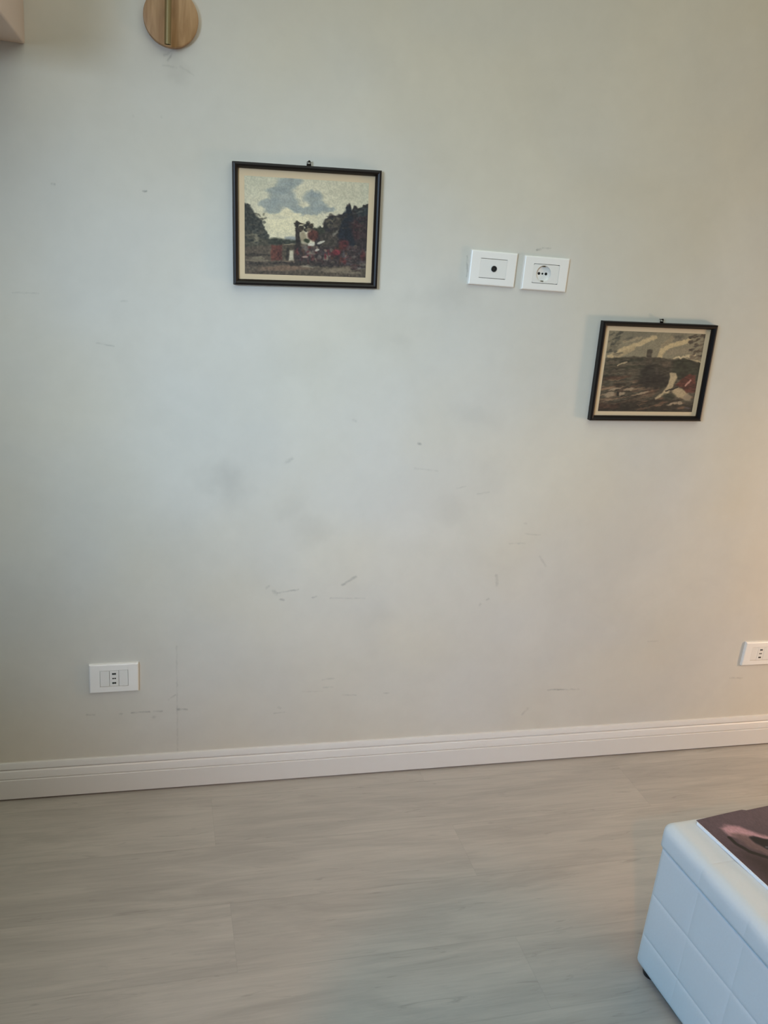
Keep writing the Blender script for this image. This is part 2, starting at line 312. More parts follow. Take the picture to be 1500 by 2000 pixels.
# ------------------------------------------------------------------ painted sheets (prints, magazine cover)
class Canvas:
    """small raster painted with shapes, carried by a fine mesh as colours; shapes come in sheet coordinates"""
    def __init__(s, w, h, base, quad):
        s.w, s.h = w, h; s.img = np.ones((h, w, 3))*np.array(base, float)
        yy, xx = np.mgrid[0:h, 0:w]; u = (xx+.5)/w; v = (yy+.5)/h
        q = np.array(quad, float)     # TL TR BR BL
        A = []; B = []
        for (a, b), (x, y) in zip([(0, 0), (1, 0), (1, 1), (0, 1)], q):
            A += [[a, b, 1, 0, 0, 0, -a*x, -b*x], [0, 0, 0, a, b, 1, -a*y, -b*y]]; B += [x, y]
        c = np.linalg.solve(np.array(A), np.array(B)); d = c[6]*u+c[7]*v+1
        s.X = (c[0]*u+c[1]*v+c[2])/d; s.Y = (c[3]*u+c[4]*v+c[5])/d
        s.u, s.v = u, v
        s.n1 = s.noise(6); s.n2 = s.noise(18); s.n3 = s.noise(45)
    def noise(s, k, ax=1.0, seed=None):
        h2, w2 = k+2, int(k*ax)+2; g = rng.rand(h2, w2)
        y = s.v*(h2-2); x = s.u*(w2-2); iy = y.astype(int); ix = x.astype(int); fy = y-iy; fx = x-ix
        fy = fy*fy*(3-2*fy); fx = fx*fx*(3-2*fx)
        return (g[iy, ix]*(1-fx)+g[iy, ix+1]*fx)*(1-fy)+(g[iy+1, ix]*(1-fx)+g[iy+1, ix+1]*fx)*fy
    def blend(s, m, col, a=1.0):
        m = np.clip(m*a, 0, 1)[..., None]; s.img = s.img*(1-m)+np.array(col, float)*m
    def poly(s, pts, col, a=1.0, soft=6, wob=10):
        X = s.X+(s.n2-.5)*2*wob+(s.n3-.5)*wob; Y = s.Y+(s.n1-.5)*wob+(s.n3-.5)*1.6*wob
        inside = np.zeros(X.shape, bool); dist = np.full(X.shape, 1e9); n = len(pts)
        for i in range(n):
            x0, y0 = pts[i]; x1, y1 = pts[(i+1) % n]
            c = ((y0 > Y) != (y1 > Y)); 
            with np.errstate(divide='ignore', invalid='ignore'):
                xi = (x1-x0)*(Y-y0)/((y1-y0) if y1 != y0 else 1e-9)+x0
            inside ^= c & (X < xi)
            dx, dy = x1-x0, y1-y0; t = np.clip(((X-x0)*dx+(Y-y0)*dy)/(dx*dx+dy*dy+1e-9), 0, 1)
            dist = np.minimum(dist, np.hypot(X-x0-t*dx, Y-y0-t*dy))
        sd = np.where(inside, dist, -dist); s.blend(np.clip(sd/soft*.5+.5, 0, 1), col, a)
    def ell(s, x, y, rx, ry, col, a=1.0, soft=.35, wob=8, rot=0.):
        X = s.X-x+(s.n2-.5)*2*wob; Y = s.Y-y+(s.n3-.5)*2*wob; c, q = math.cos(rot), math.sin(rot)
        d = np.hypot((X*c+Y*q)/rx, (-X*q+Y*c)/ry); s.blend(np.clip((1+soft/2-d)/soft, 0, 1), col, a)
    def line(s, pts, w, col, a=1.0, wob=5):
        X = s.X+(s.n2-.5)*2*wob; Y = s.Y+(s.n3-.5)*2*wob; d = np.full(X.shape, 1e9)
        for (x0, y0), (x1, y1) in zip(pts, pts[1:]):
            dx, dy = x1-x0, y1-y0; t = np.clip(((X-x0)*dx+(Y-y0)*dy)/(dx*dx+dy*dy+1e-9), 0, 1); d = np.minimum(d, np.hypot(X-x0-t*dx, Y-y0-t*dy))
        s.blend(np.clip((w/2-d)/(w*.3)+.5, 0, 1), col, a)
    def grain(s, amt):
        f = s.noise(90, 1.3); g = s.noise(30, 1.0); s.img *= (1+(f-.5)*amt*1.3+(g-.5)*amt*.7)[..., None]; l = s.img.mean(-1, keepdims=True)
        s.img = np.clip((l+(s.img-l)*.85), 0, 255)
def paint_mat(name, rough=.55, coat=0.):
    mt, N, L, P = new_mat(name); at = N.new('ShaderNodeVertexColor'); at.layer_name = 'print'
    L.new(at.outputs['Color'], P.inputs['Base Color']); P.inputs['Roughness'].default_value = rough; P.inputs['Coat Weight'].default_value = coat
    P.inputs['Coat Roughness'].default_value = .15
    return mt
def sheet(name, cv, W, H, mat, parent, place):
    """place(u, v) arrays -> xyz arrays; one vertex per raster point, with a thin back so it is a solid sheet"""
    w, h = cv.w, cv.h; yy, xx = np.mgrid[0:h, 0:w]; u = xx/(w-1); v = yy/(h-1)
    P = place(u, v).reshape(-1, 3)
    idx = np.arange(w*h).reshape(h, w)
    q = np.stack([idx[:-1, :-1], idx[1:, :-1], idx[1:, 1:], idx[:-1, 1:]], -1).reshape(-1, 4)
    me = bpy.data.meshes.new(name); me.from_pydata(P.tolist(), [], q.tolist()); me.update()
    c = np.clip(cv.img, 0, 255)/255; lin = np.where(c <= .04045, c/12.92, ((c+.055)/1.055)**2.4).reshape(-1, 3)
    at = me.color_attributes.new('print', 'FLOAT_COLOR', 'POINT'); at.data.foreach_set('color', np.c_[lin, np.ones(len(lin))].astype(np.float32).ravel())
    me.materials.append(mat); o = bpy.data.objects.new(name, me); C.objects.link(o); o.parent = parent
    return o
paper_ink = paint_mat('printed_paper', .6, .0)

# ------------------------------------------------------------------ magazine on the ottoman
MT = .135; MX, MY, MZ = 1.0845, 1.2449, .3808
mag = thing('magazine', 'glossy magazine with a mauve and dark brown photo cover lying on the white ottoman', 'magazine', (MX, MY, MZ), (0, 0, MT))
MW, MH, MTH = .225, .297, .0065
white_paper = simple('white_page_edges', (236, 240, 244), .7, noise=.03, scale=300)
pg = bmesh.new()
for i in range(9):
    z0 = .0004+i*.00066; j = random.uniform(-.0006, .0006)
    add_box(pg, (-.0022+j, -MH-j, z0), (MW-.001+j, -.0052+j, z0+.00062))
obj('pages', pg, white_paper, mag)
cv = Canvas(200, 264, (88, 68, 76), [(0, 0), (.225, 0), (.225, .297), (0, .297)])
# cover drawn in metres from its top left corner (x to the right, y towards the viewer)
def mloc(wx, wy):
    dx, dy = wx*1.0121-MX, wy*1.0121-MY; c, s_ = math.cos(MT), math.sin(MT); return (dx*c+dy*s_, -(-dx*s_+dy*c))
cv.n1 = cv.noise(5); W = .0025
cv.poly([(0, .10), (.07, .115), (.225, .10), (.225, .297), (0, .297)], (60, 43, 48), .8, .05, W)
cv.ell(.12, .02, .13, .03, (100, 78, 84), .6, 1.2, W)
p = [mloc(*q) for q in [(1.1105, 1.1985), (1.125, 1.2065), (1.150, 1.1985), (1.180, 1.172), (1.20, 1.155), (1.195, 1.12), (1.165, 1.132), (1.135, 1.160), (1.112, 1.178)]]
cv.poly(p, (196, 142, 148), .95, .005, W)
p = [mloc(*q) for q in [(1.118, 1.183), (1.135, 1.178), (1.160, 1.166), (1.20, 1.14), (1.20, 1.10), (1.155, 1.115), (1.130, 1.145)]]
cv.poly(p, (112, 84, 84), .95, .005, W)
p = [mloc(*q) for q in [(1.150, 1.166), (1.162, 1.168), (1.185, 1.156), (1.25, 1.125), (1.26, 1.04), (1.20, 1.085), (1.172, 1.122), (1.152, 1.150)]]
cv.poly(p, (8, 8, 20), 1, .003, .0012)
cv.line([mloc(*q) for q in [(1.168, 1.137), (1.182, 1.129), (1.20, 1.112)]], .004, (110, 110, 120), .7, W)
cv.line([mloc(*q) for q in [(1.108, 1.171), (1.112, 1.154), (1.123, 1.131), (1.144, 1.113), (1.166, 1.101)]], .0085, (10, 7, 12), 1, .0015)
cv.poly([mloc(*q) for q in [(1.11, 1.12), (1.16, 1.09), (1.28, 1.05), (1.27, .97), (1.12, .98)]], (42, 26, 30), .85, .02, W)
cv.grain(.10)
def mplace(u, v):
    x = u*MW; y = -v*MH
    notch = np.clip((u-.545)/.04, 0, 1)*.0045*(v < .03)     # torn step in the far edge
    return np.stack([x, y-notch, np.full_like(x, MTH)+.0012*np.sin(u*PI)*np.clip(1-v*3, 0, 1)], -1)
gloss = paint_mat('glossy_cover', .5, .0)
obj_cover = sheet('cover', cv, MW, MH, gloss, mag, mplace)
obj_cover.modifiers.new('paper', 'SOLIDIFY').thickness = .0003

# ------------------------------------------------------------------ framed prints
frame_mat = simple('dark_stained_frame', (19, 11, 9), .42, noise=.15, scale=60, spec=.35)
mount_mat = simple('cream_mount_card', (216, 190, 154), .7, noise=.02, scale=60)
metal_dark = simple('dark_metal_hanger', (46, 40, 36), .4, .8)
board_mat = simple('brown_backing_board', (96, 72, 50), .8, noise=.1)
def picture(name, label, loc, tilt, W, H, cv, inset, group):
    """built facing -y, origin at the wall surface in the middle of the frame"""
    t = thing(name, label, 'picture', loc, (0, -tilt, 0), group)
    # moulding: profile (inward distance, depth from wall), swept with mitred corners
    prof = [(0, .0015), (0, .0165), (.0012, .0185), (.0048, .0192), (.0085, .0172), (.0112, .0130), (.0124, .0105), (.0124, .0060), (.0100, .0060), (.0100, .0015)]
    bm = bmesh.new(); rings = []
    for sx, sz in ((-1, 1), (1, 1), (1, -1), (-1, -1)):
        rings.append([bm.verts.new((sx*(W/2-a), -d, sz*(H/2-a))) for a, d in prof])
    for i in range(4):
        A, B = rings[i], rings[(i+1) % 4]
        for k in range(len(prof)): bm.faces.new((A[k], A[(k+1) % len(prof)], B[(k+1) % len(prof)], B[k]))
    obj('frame', bm, frame_mat, t)
    obj('backing_board', box_bm((-W/2+.0102, -.0045, -H/2+.0102), (W/2-.0102, -.0018, H/2-.0102)), board_mat, t)
    obj('mount', box_bm((-W/2+.0104, -.0064, -H/2+.0104), (W/2-.0104, -.0046, H/2-.0104)), mount_mat, t)
    l, r, tp, b = inset
    def place(u, v):
        return np.stack([-W/2+l+u*(W-l-r), np.full_like(u, -.0067), H/2-tp-v*(H-tp-b)], -1)
    sheet('print', cv, 0, 0, paper_ink, t, place).modifiers.new('paper', 'SOLIDIFY').thickness = .0002
    hg = bmesh.new()
    add_box(hg, (-.004, -.0125, H/2-.001), (.006, -.0110, H/2+.0045), .0004, 1)
    for k in range(14):                                     # little hanging ring
        a0, a1 = 2*PI*k/14, 2*PI*(k+1)/14
        add_cyl(hg, (.001+.0042*math.cos(a0), -.0118, H/2+.0066+.0034*math.sin(a0)), (.001+.0042*math.cos(a1), -.0118, H/2+.0066+.0034*math.sin(a1)), .0008, seg=6)
    h = obj('hanger', hg, metal_dark, t)
    nb = bmesh.new(); add_cyl(nb, (.0012, -.0002, H/2+.0082), (.0012, -.0150, H/2+.0090), .0009, seg=10); add_cyl(nb, (.0012, -.0148, H/2+.0090), (.0012, -.0160, H/2+.0091), .0024, seg=14)
    obj('nail', nb, metal_dark, h)
    return t

# first print: cloudy sky over a wooded road with a group of figures
c1 = Canvas(300, 232, (205, 201, 180), [(205, 232), (1280, 300), (1245, 1118), (235, 1072)])
c1.poly([(180, 200), (560, 220), (480, 330), (180, 420)], (182, 184, 168), .8, 120, 20)
c1.poly([(900, 250), (1300, 280), (1300, 560), (1000, 520)], (186, 184, 166), .8, 120, 20)
c1.ell(560, 640, 230, 130, (222, 214, 182), .8, 1.0, 10)
for a in [(600, 285, 110, 42), (560, 330, 95, 36), (500, 365, 110, 32), (530, 410, 110, 62), (560, 470, 125, 50), (420, 475, 80, 40), (455, 530, 75, 32),
          (790, 425, 78, 62), (840, 500, 80, 40), (760, 545, 150, 34), (900, 530, 85, 22), (650, 520, 60, 22)]:
    c1.ell(*a, (142, 153, 158), .85, .45, 12)
c1.ell(560, 430, 60, 30, (160, 166, 166), .6, .8, 10); c1.ell(800, 400, 40, 25, (130, 143, 152), .6, .8, 10)
c1.ell(570, 545, 45, 22, (218, 210, 182), .7, .8, 10); c1.ell(510, 600, 90, 22, (206, 202, 184), .5, .8, 10)
c1.poly([(560, 768), (600, 762), (665, 765), (665, 800), (560, 800)], (138, 146, 152), .9, 8, 3)
c1.poly([(420, 780), (470, 770), (560, 785), (650, 795), (700, 780), (700, 860), (420, 860)], (66, 70, 60), 1, 10, 6)
c1.poly([(190, 470), (240, 488), (285, 530), (320, 590), (365, 630), (370, 690), (415, 715), (430, 780), (450, 870), (190, 890)], (64, 66, 62), 1, 8, 14)
c1.poly([(190, 700), (260, 710), (300, 750), (430, 790), (440, 860), (190, 880)], (84, 80, 66), .8, 16, 12)
c1.ell(320, 780, 22, 40, (128, 122, 104), .9, .7, 6); c1.ell(300, 745, 50, 8, (128, 122, 104), .8, .7, 6)
c1.poly([(180, 850), (440, 835), (700, 820), (1280, 850), (1270, 1140), (200, 1100)], (98, 86, 74), 1, 10, 8)
for a in [(320, 915, 140, 12, 66, 58, 50), (350, 960, 110, 10, 130, 118, 100), (330, 990, 90, 14, 62, 54, 48), (340, 940, 60, 10, 132, 122, 104), (560, 1030, 200, 20, 128, 102, 84),
          (420, 1060, 130, 10, 80, 68, 58), (700, 1000, 140, 12, 70, 60, 54), (760, 1015, 60, 12, 146, 136, 118), (930, 1010, 160, 12, 58, 52, 52), (1000, 1050, 120, 18, 132, 118, 100),
          (840, 1080, 220, 14, 92, 80, 66), (1120, 1075, 90, 12, 122, 110, 94), (560, 985, 120, 8, 60, 50, 46), (1180, 1030, 60, 12, 120, 112, 108), (1120, 930, 70, 16, 84, 78, 82), (660, 960, 160, 16, 112, 96, 82)]:
    c1.ell(*a[:4], a[4:], .85, .6, 8)
c1.poly([(800, 700), (880, 690), (900, 620), (950, 585), (1045, 572), (1075, 555), (1082, 492), (1112, 488), (1125, 545), (1145, 500), (1165, 505), (1180, 530), (1300, 478), (1290, 900), (1120, 900), (820, 900)], (54, 47, 50), 1, 6, 9)
c1.poly([(905, 625), (950, 600), (1060, 600), (1055, 690), (900, 690)], (98, 92, 78), .9, 8, 6); c1.ell(1000, 640, 30, 18, (62, 56, 50), .8, .6, 5)
c1.poly([(1050, 590), (1075, 520), (1110, 500), (1130, 560), (1140, 700), (1160, 850), (1060, 830), (1010, 760)], (30, 36, 48), .95, 10, 8)
c1.poly([(1100, 650), (1240, 600), (1270, 800), (1150, 790)], (72, 42, 46), .8, 20, 12); c1.poly([(1150, 540), (1290, 510), (1280, 580), (1180, 600)], (54, 62, 66), .8, 10, 8)
c1.ell(1180, 560, 60, 8, (92, 92, 88), .6, .6, 4, -.3); c1.ell(1160, 860, 14, 20, (136, 124, 106), .8, .5, 4); c1.poly([(1190, 700), (1260, 700), (1260, 860), (1190, 860)], (62, 50, 50), .7, 10, 8)
c1.poly([(870, 740), (1010, 700), (1000, 860), (860, 860)], (78, 70, 62), .9, 14, 10); c1.poly([(960, 745), (1010, 712), (1010, 730), (970, 765)], (120, 116, 108), .9, 6, 4)
c1.ell(850, 720, 55, 32, (62, 64, 52), 1, .5, 10)
for k in range(34):
    c1.ell(rng.uniform(655, 790), rng.uniform(648, 725)-(12 if k % 3 == 0 else 0), rng.uniform(8, 24), rng.uniform(6, 16), [(58, 51, 42), (70, 60, 46), (46, 42, 38)][k % 3], .95, .6, 10)
for k in range(60):                                         # leafy edges of the tree at left and of the wood at right
    t_ = rng.rand(); c1.ell(235+190*t_+rng.uniform(-14, 6), 480+270*t_**.9+rng.uniform(-8, 26), rng.uniform(6, 18), rng.uniform(5, 13), [(62, 64, 60), (74, 76, 70), (52, 54, 52)][k % 3], .9, .6, 8)
for k in range(60): c1.ell(rng.uniform(215, 400), rng.uniform(560, 820), rng.uniform(8, 26), rng.uniform(5, 12), [(54, 56, 54), (78, 78, 70), (92, 88, 76)][k % 3], .6, .6, 8)
for k in range(44): c1.ell(rng.uniform(900, 1270), rng.uniform(580, 720), rng.uniform(8, 26), rng.uniform(5, 14), [(44, 40, 44), (66, 58, 56), (36, 38, 46), (78, 66, 60)][k % 4], .6, .6, 8)
for k in range(26): t_ = rng.rand(); c1.ell(820+440*t_, 700-200*t_+rng.uniform(-10, 26), rng.uniform(6, 16), rng.uniform(5, 13), (52, 48, 48), .85, .6, 8)
c1.poly([(650, 700), (690, 700), (690, 880), (650, 880)], (52, 44, 40), 1, 6, 6)
c1.ell(716, 770, 28, 48, (148, 136, 112), .95, .5, 7); c1.ell(760, 705, 26, 14, (122, 112, 92), .9, .5, 5)
c1.ell(800, 755, 46, 46, (96, 52, 44), 1, .5, 7); c1.ell(745, 800, 26, 18, (52, 62, 38), .9, .6, 5)
c1.poly([(448, 835), (540, 832), (545, 960), (452, 965)], (112, 64, 54), 1, 8, 6); c1.poly([(505, 850), (545, 850), (545, 960), (510, 960)], (84, 46, 42), .7, 10, 6)
c1.poly([(545, 835), (640, 825), (640, 960), (550, 960)], (92, 82, 68), .9, 8, 6); c1.line([(560, 830), (640, 825)], 8, (138, 128, 108), .9); c1.poly([(575, 860), (596, 860), (596, 965), (575, 965)], (50, 44, 40), .8, 6, 4)
c1.poly([(605, 882), (636, 878), (640, 965), (600, 968)], (184, 178, 160), 1, 6, 3)
c1.poly([(650, 850), (1240, 850), (1240, 1000), (1040, 1020), (820, 1000), (650, 960)], (66, 52, 54), .85, 16, 10)
pal = [(104, 52, 50), (120, 112, 106), (56, 46, 48), (138, 122, 106), (116, 46, 54), (82, 76, 82), (88, 60, 46), (72, 42, 44)]
for k in range(90):
    c1.ell(rng.uniform(660, 1110), rng.uniform(850, 985), rng.uniform(7, 22), rng.uniform(7, 26), pal[k % 8], .7, .6, 6)
for k in range(24): c1.ell(rng.uniform(1080, 1240), rng.uniform(880, 1060), rng.uniform(12, 36), rng.uniform(5, 12), pal[[1, 2, 5, 7][k % 4]], .6, .7, 6)
c1.ell(782, 832, 30, 13, (196, 192, 182), 1, .4, 4); c1.ell(866, 815, 34, 11, (182, 178, 168), 1, .4, 4, -.3); c1.ell(835, 880, 22, 11, (186, 182, 174), .9, .4, 4, -.3); c1.ell(735, 935, 26, 10, (152, 128, 120), .9, .5, 4)
c1.ell(1000, 900, 34, 24, (136, 46, 56), .9, .6, 5); c1.ell(1060, 830, 44, 40, (96, 40, 42), .8, .6, 8); c1.ell(1225, 930, 22, 44, (84, 40, 40), .9, .6, 6)
c1.poly([(650, 960), (1000, 985), (1000, 1000), (650, 985)], (54, 46, 44), .7, 10, 6)
k = np.clip((130-c1.img.mean(-1))/60, 0, 1)[..., None]; c1.img *= 1-k*(.12+.5*(c1.noise(60, 1.3)[..., None]-.5)); c1.img *= np.array([1.05, 1.0, .92]); c1.grain(.10)
PX1, PZ1 = .331, 1.4716
picture('framed_picture', 'dark framed print with a blue-clouded sky over trees, the upper left picture', (PX1, WALL_Y, PZ1), .046, .333, .259, c1,
        (.0262, .0262, .0275, .0240), 'old landscape prints in dark frames')

# second print: streaked sky over a valley with tower, white horse and rider
c2 = Canvas(300, 226, (126, 124, 110), [(330, 262), (1245, 290), (1115, 1030), (225, 1022)])
c2.ell(560, 300, 200, 40, (112, 112, 102), .7, 1, 14); c2.ell(980, 330, 60, 60, (104, 102, 96), .6, 1, 12)
for p, w, col in [([(330, 515), (470, 440), (760, 325)], 42, (186, 172, 140)), ([(400, 505), (560, 430)], 40, (166, 154, 126)), ([(470, 370), (620, 330)], 26, (150, 142, 122)), ([(800, 530), (830, 455), (900, 405), (1090, 358)], 44, (190, 176, 142)),
                  ([(840, 400), (930, 330)], 40, (142, 134, 114)), ([(940, 525), (1150, 490)], 16, (196, 186, 160)), ([(1040, 530), (1210, 558)], 14, (190, 178, 150)), ([(900, 470), (1100, 440)], 46, (134, 128, 114))]:
    c2.line(p, w, col, .85, 9)
for k in range(40):
    x, y = rng.uniform(320, 440), rng.uniform(265, 490); c2.ell(x, y, rng.uniform(14, 34), rng.uniform(6, 12), [(70, 74, 70), (98, 96, 86), (120, 116, 102)][k % 3], .7, .6, 8, -.4)
for k in range(44):
    x, y = rng.uniform(1095, 1240), rng.uniform(290, 530); c2.ell(x, y, rng.uniform(12, 32), rng.uniform(5, 12), [(78, 70, 62), (110, 100, 88), (66, 62, 60)][k % 3], .75, .6, 8, -.3)
c2.ell(990, 318, 50, 14, (80, 80, 76), .7, .8, 8); c2.ell(520, 340, 50, 16, (84, 86, 82), .7, .8, 8, -.3)
c2.poly([(260, 525), (430, 515), (560, 502), (600, 512), (800, 516), (930, 530), (1040, 526), (1120, 545), (1260, 590), (1200, 1060), (200, 1060)], (76, 74, 66), 1, 6, 5)
for k in range(46):
    y = rng.uniform(530, 700); c2.ell(rng.uniform(270, 640), y, rng.uniform(40, 110), rng.uniform(4, 10), [(58, 62, 52), (96, 90, 80), (82, 76, 66), (50, 54, 48)][k % 4], .7, .6, 6, -.08)
c2.line([(410, 590), (470, 570), (500, 560)], 12, (160, 150, 128), .9)
c2.poly([(930, 545), (1040, 532), (1230, 575), (1200, 740), (980, 720), (920, 640)], (46, 52, 44), .95, 8, 8)
for k in range(80):
    y = rng.uniform(690, 1000); c2.ell(rng.uniform(230, 760), y, rng.uniform(30, 100), rng.uniform(4, 12), [(110, 92, 78), (60, 50, 44), (138, 118, 100), (84, 62, 52), (48, 44, 40)][k % 5], .75, .6, 6, -.18)
c2.poly([(220, 970), (480, 930), (760, 900), (1140, 960), (1130, 1060), (210, 1060)], (42, 40, 36), .85, 20, 10)
for k in range(34): c2.ell(rng.uniform(620, 1100), rng.uniform(880, 1010), rng.uniform(20, 70), rng.uniform(4, 11), [(112, 90, 74), (54, 50, 44), (94, 74, 60)][k % 3], .7, .6, 6, -.15)
c2.poly([(690, 445), (715, 438), (742, 445), (728, 500), (735, 600), (672, 610)], (74, 70, 64), 1, 6, 4)
c2.ell(740, 670, 130, 90, (46, 46, 44), .95, .5, 16); c2.ell(850, 610, 90, 70, (62, 60, 54), .9, .6, 16); c2.ell(760, 740, 160, 75, (40, 39, 38), .9, .5, 14); c2.poly([(830, 560), (910, 545), (910, 600), (840, 600)], (98, 88, 78), .7, 8, 5)
c2.ell(780, 650, 18, 34, (78, 74, 70), .6, .7, 8)
c2.poly([(900, 658), (962, 662), (972, 700), (945, 760), (930, 800), (890, 850), (860, 870), (770, 910), (760, 895), (835, 850), (870, 800), (895, 740), (905, 700)], (166, 156, 132), 1, 6, 4)
c2.ell(1000, 850, 78, 42, (162, 150, 126), 1, .35, 7, .35); c2.ell(1070, 890, 40, 32, (134, 126, 112), .9, .5, 7); c2.line([(870, 830), (980, 800)], 12, (30, 28, 30), .9); c2.ell(900, 880, 60, 28, (46, 52, 44), .9, .5, 8)
c2.poly([(960, 780), (1000, 730), (1080, 670), (1150, 680), (1150, 840), (1060, 850), (1020, 800)], (90, 46, 42), .95, 8, 7); c2.line([(1055, 780), (1105, 730)], 16, (168, 128, 124), .95, 4); c2.ell(1110, 800, 36, 46, (76, 44, 42), .8, .6, 7)
for a in [(340, 865, 48, 22), (455, 858, 30, 16), (520, 815, 50, 14), (380, 815, 60, 9), (650, 850, 60, 9), (930, 950, 60, 9), (1000, 945, 20, 18)]:
    c2.ell(*a, (152, 140, 124), .85, .5, 7, -.2)
c2.ell(415, 860, 12, 22, (36, 34, 34), .9, .5, 5); c2.ell(1070, 990, 26, 10, (74, 70, 84), .8, .5, 5); c2.poly([(220, 940), (420, 950), (420, 990), (220, 1000)], (86, 58, 48), .6, 20, 10)
k = np.clip((120-c2.img.mean(-1))/60, 0, 1)[..., None]; c2.img *= 1-k*(.05+.5*(c2.noise(60, .5)[..., None]-.5)); c2.img *= np.array([1.10, 1.0, .87]); c2.grain(.10)
PX2, PZ2 = 1.2770, 1.1905
picture('framed_picture', 'dark framed print with a white horse and streaked sky, the lower right picture', (PX2, WALL_Y, PZ2), .030, .336, .259, c2,
        (.0250, .0262, .0245, .0235), 'old landscape prints in dark frames')

# ------------------------------------------------------------------ socket plates
plate_mat = simple('white_plastic_plate', (242, 236, 228), .32, noise=.008)
module_mat = simple('white_plastic_module', (234, 229, 221), .36, noise=.008)
hole_mat = simple('dark_socket_hole', (16, 16, 17), .6)
brass_contact = simple('metal_contact', (150, 140, 116), .35, .9)
PWD, PHT = .120, .0805
def plate_base(t, h):
    bm = bmesh.new()                                        # frame plate: soft pillowed rectangle with a window
    w2, h2 = PWD/2, PHT/2; iw, ih = .0345, .0232
    prof = [(0, .0), (0, .0062), (.0010, .0080), (.0028, .0090)]
    rings = []
    for d, y in prof: rings.append([bm.verts.new((sx*(w2-d), -y, sz*(h2-d))) for sx, sz in ((-1, 1), (1, 1), (1, -1), (-1, -1))])
    rings.append([bm.verts.new((sx*iw, -.0092, sz*ih)) for sx, sz in ((-1, 1), (1, 1), (1, -1), (-1, -1))])
    rings.append([bm.verts.new((sx*iw, -.0050, sz*ih)) for sx, sz in ((-1, 1), (1, 1), (1, -1), (-1, -1))])
    for a, b in zip(rings, rings[1:]):
        for k in range(4): bm.faces.new((a[k], a[(k+1) % 4], b[(k+1) % 4], b[k]))
    bm.faces.new(rings[0])
    es = [e for e in bm.edges if abs(e.verts[0].co.x-e.verts[1].co.x) < 1e-4 and abs(e.verts[0].co.z-e.verts[1].co.z) < 1e-4 and abs(e.verts[0].co.x) > .05]
    return bm
def disc_bm(x, z, r, y0, y1, seg=32):
    bm = bmesh.new(); add_cyl(bm, (x, y0, z), (x, y1, z), r, seg=seg); return bm
def socket(kind, name, label, cat, x, z, tilt=0., group=None):
    t = thing(name, label, cat, (x, WALL_Y, z), (0, -tilt, 0), group)
    obj('cover_plate', plate_base(None, 0), plate_mat, t)
    IH = .0221                                              # the inserts leave a thin dark groove above and below
    if kind == 'tv':
        bm = box_bm((-.03455, -.0088, -IH), (.03455, -.004, IH), .0004, 1); obj('insert', bm, module_mat, t)
        bm = bmesh.new(); add_lathe(bm, [(.0072, .0), (.0072, .0012), (.0064, .0016), (.0052, .0010), (.0050, 0)], (.002, -.0088, 0), (0, -1, 0), 32); s_ = obj('antenna_ring', bm, brass_contact, t, True, 40)
        s_.data.materials[0] = hole_mat
        obj('antenna_hole', disc_bm(.002, 0, .0053, -.0087, -.0092), hole_mat, t)
        obj('center_pin', disc_bm(.002, 0, .0011, -.0088, -.0099, 12), brass_contact, t)
    elif kind == 'round':
        bm = bmesh.new()                                    # insert with a round well
        n = 64; cx = -.006; r = .0196
        sq = []; ci = []; dp = []; flo = []
        for k in range(n):
            a = 2*PI*k/n; c_, s_ = math.cos(a), math.sin(a)
            # ray to the rectangle
            X0_, X1_ = -.0342, .0342
            tt = min(((X1_-cx) if c_ > 0 else (cx-X0_))/max(abs(c_), 1e-6), IH/max(abs(s_), 1e-6))
            sq.append(bm.verts.new((cx+c_*tt, -.0088, s_*tt))); ci.append(bm.verts.new((cx+c_*r, -.0088, s_*r)))
            dp.append(bm.verts.new((cx+c_*(r-.0012), -.0012, s_*(r-.0012))))
        for k in range(n):
            k2 = (k+1) % n; bm.faces.new((sq[k], sq[k2], ci[k2], ci[k])); bm.faces.new((ci[k], ci[k2], dp[k2], dp[k]))
        bm.faces.new(dp)
        obj('insert', bm, module_mat, t)
        for dx in (-.0095, 0, .0095):
            obj('pin_hole', disc_bm(cx+dx, 0, .0034 if dx else .0024, -.0010, -.0018), hole_mat, t)
        for dz in (-1, 1):
            obj('earth_clip', box_bm((cx-.0030, -.0070, dz*.0176-.0012), (cx+.0030, -.0012, dz*.0176+.0012), .0004, 1), brass_contact, t)
    else:
        for k in (-1, 0, 1):
            obj('insert', box_bm((k*.0228-.0111, -.0088, -IH), (k*.0228+.0111, -.004, IH), .0007, 2), module_mat, t)
        for q, hh in ((.0130, .0046), (0, .0034), (-.0130, .0046)):
            bm = bmesh.new()                                # double hole shaped like an 8 lying down
            for dx in (-.0024, .0024): add_cyl(bm, (dx, -.0080, q), (dx, -.0091, q), hh/2+.0003, seg=20)
            obj('pin_hole', bm, hole_mat, t)
    return t
socket('tv', 'antenna_socket', 'white antenna socket plate with one central hole', 'socket', .7925*.998, 1.4178, .004, 'wall sockets')
socket('round', 'power_socket', 'white power socket plate with a round well, beside the antenna socket', 'socket', .9305, 1.4165, .010, 'wall sockets')
socket('slots', 'power_socket', 'white three-hole power socket low on the wall at left', 'socket', -.0935, .3405, .015, 'wall sockets')
socket('slots', 'power_socket', 'white three-hole power socket cut off by the right edge of the photo', 'socket', 1.8435, .3340, .0, 'wall sockets')

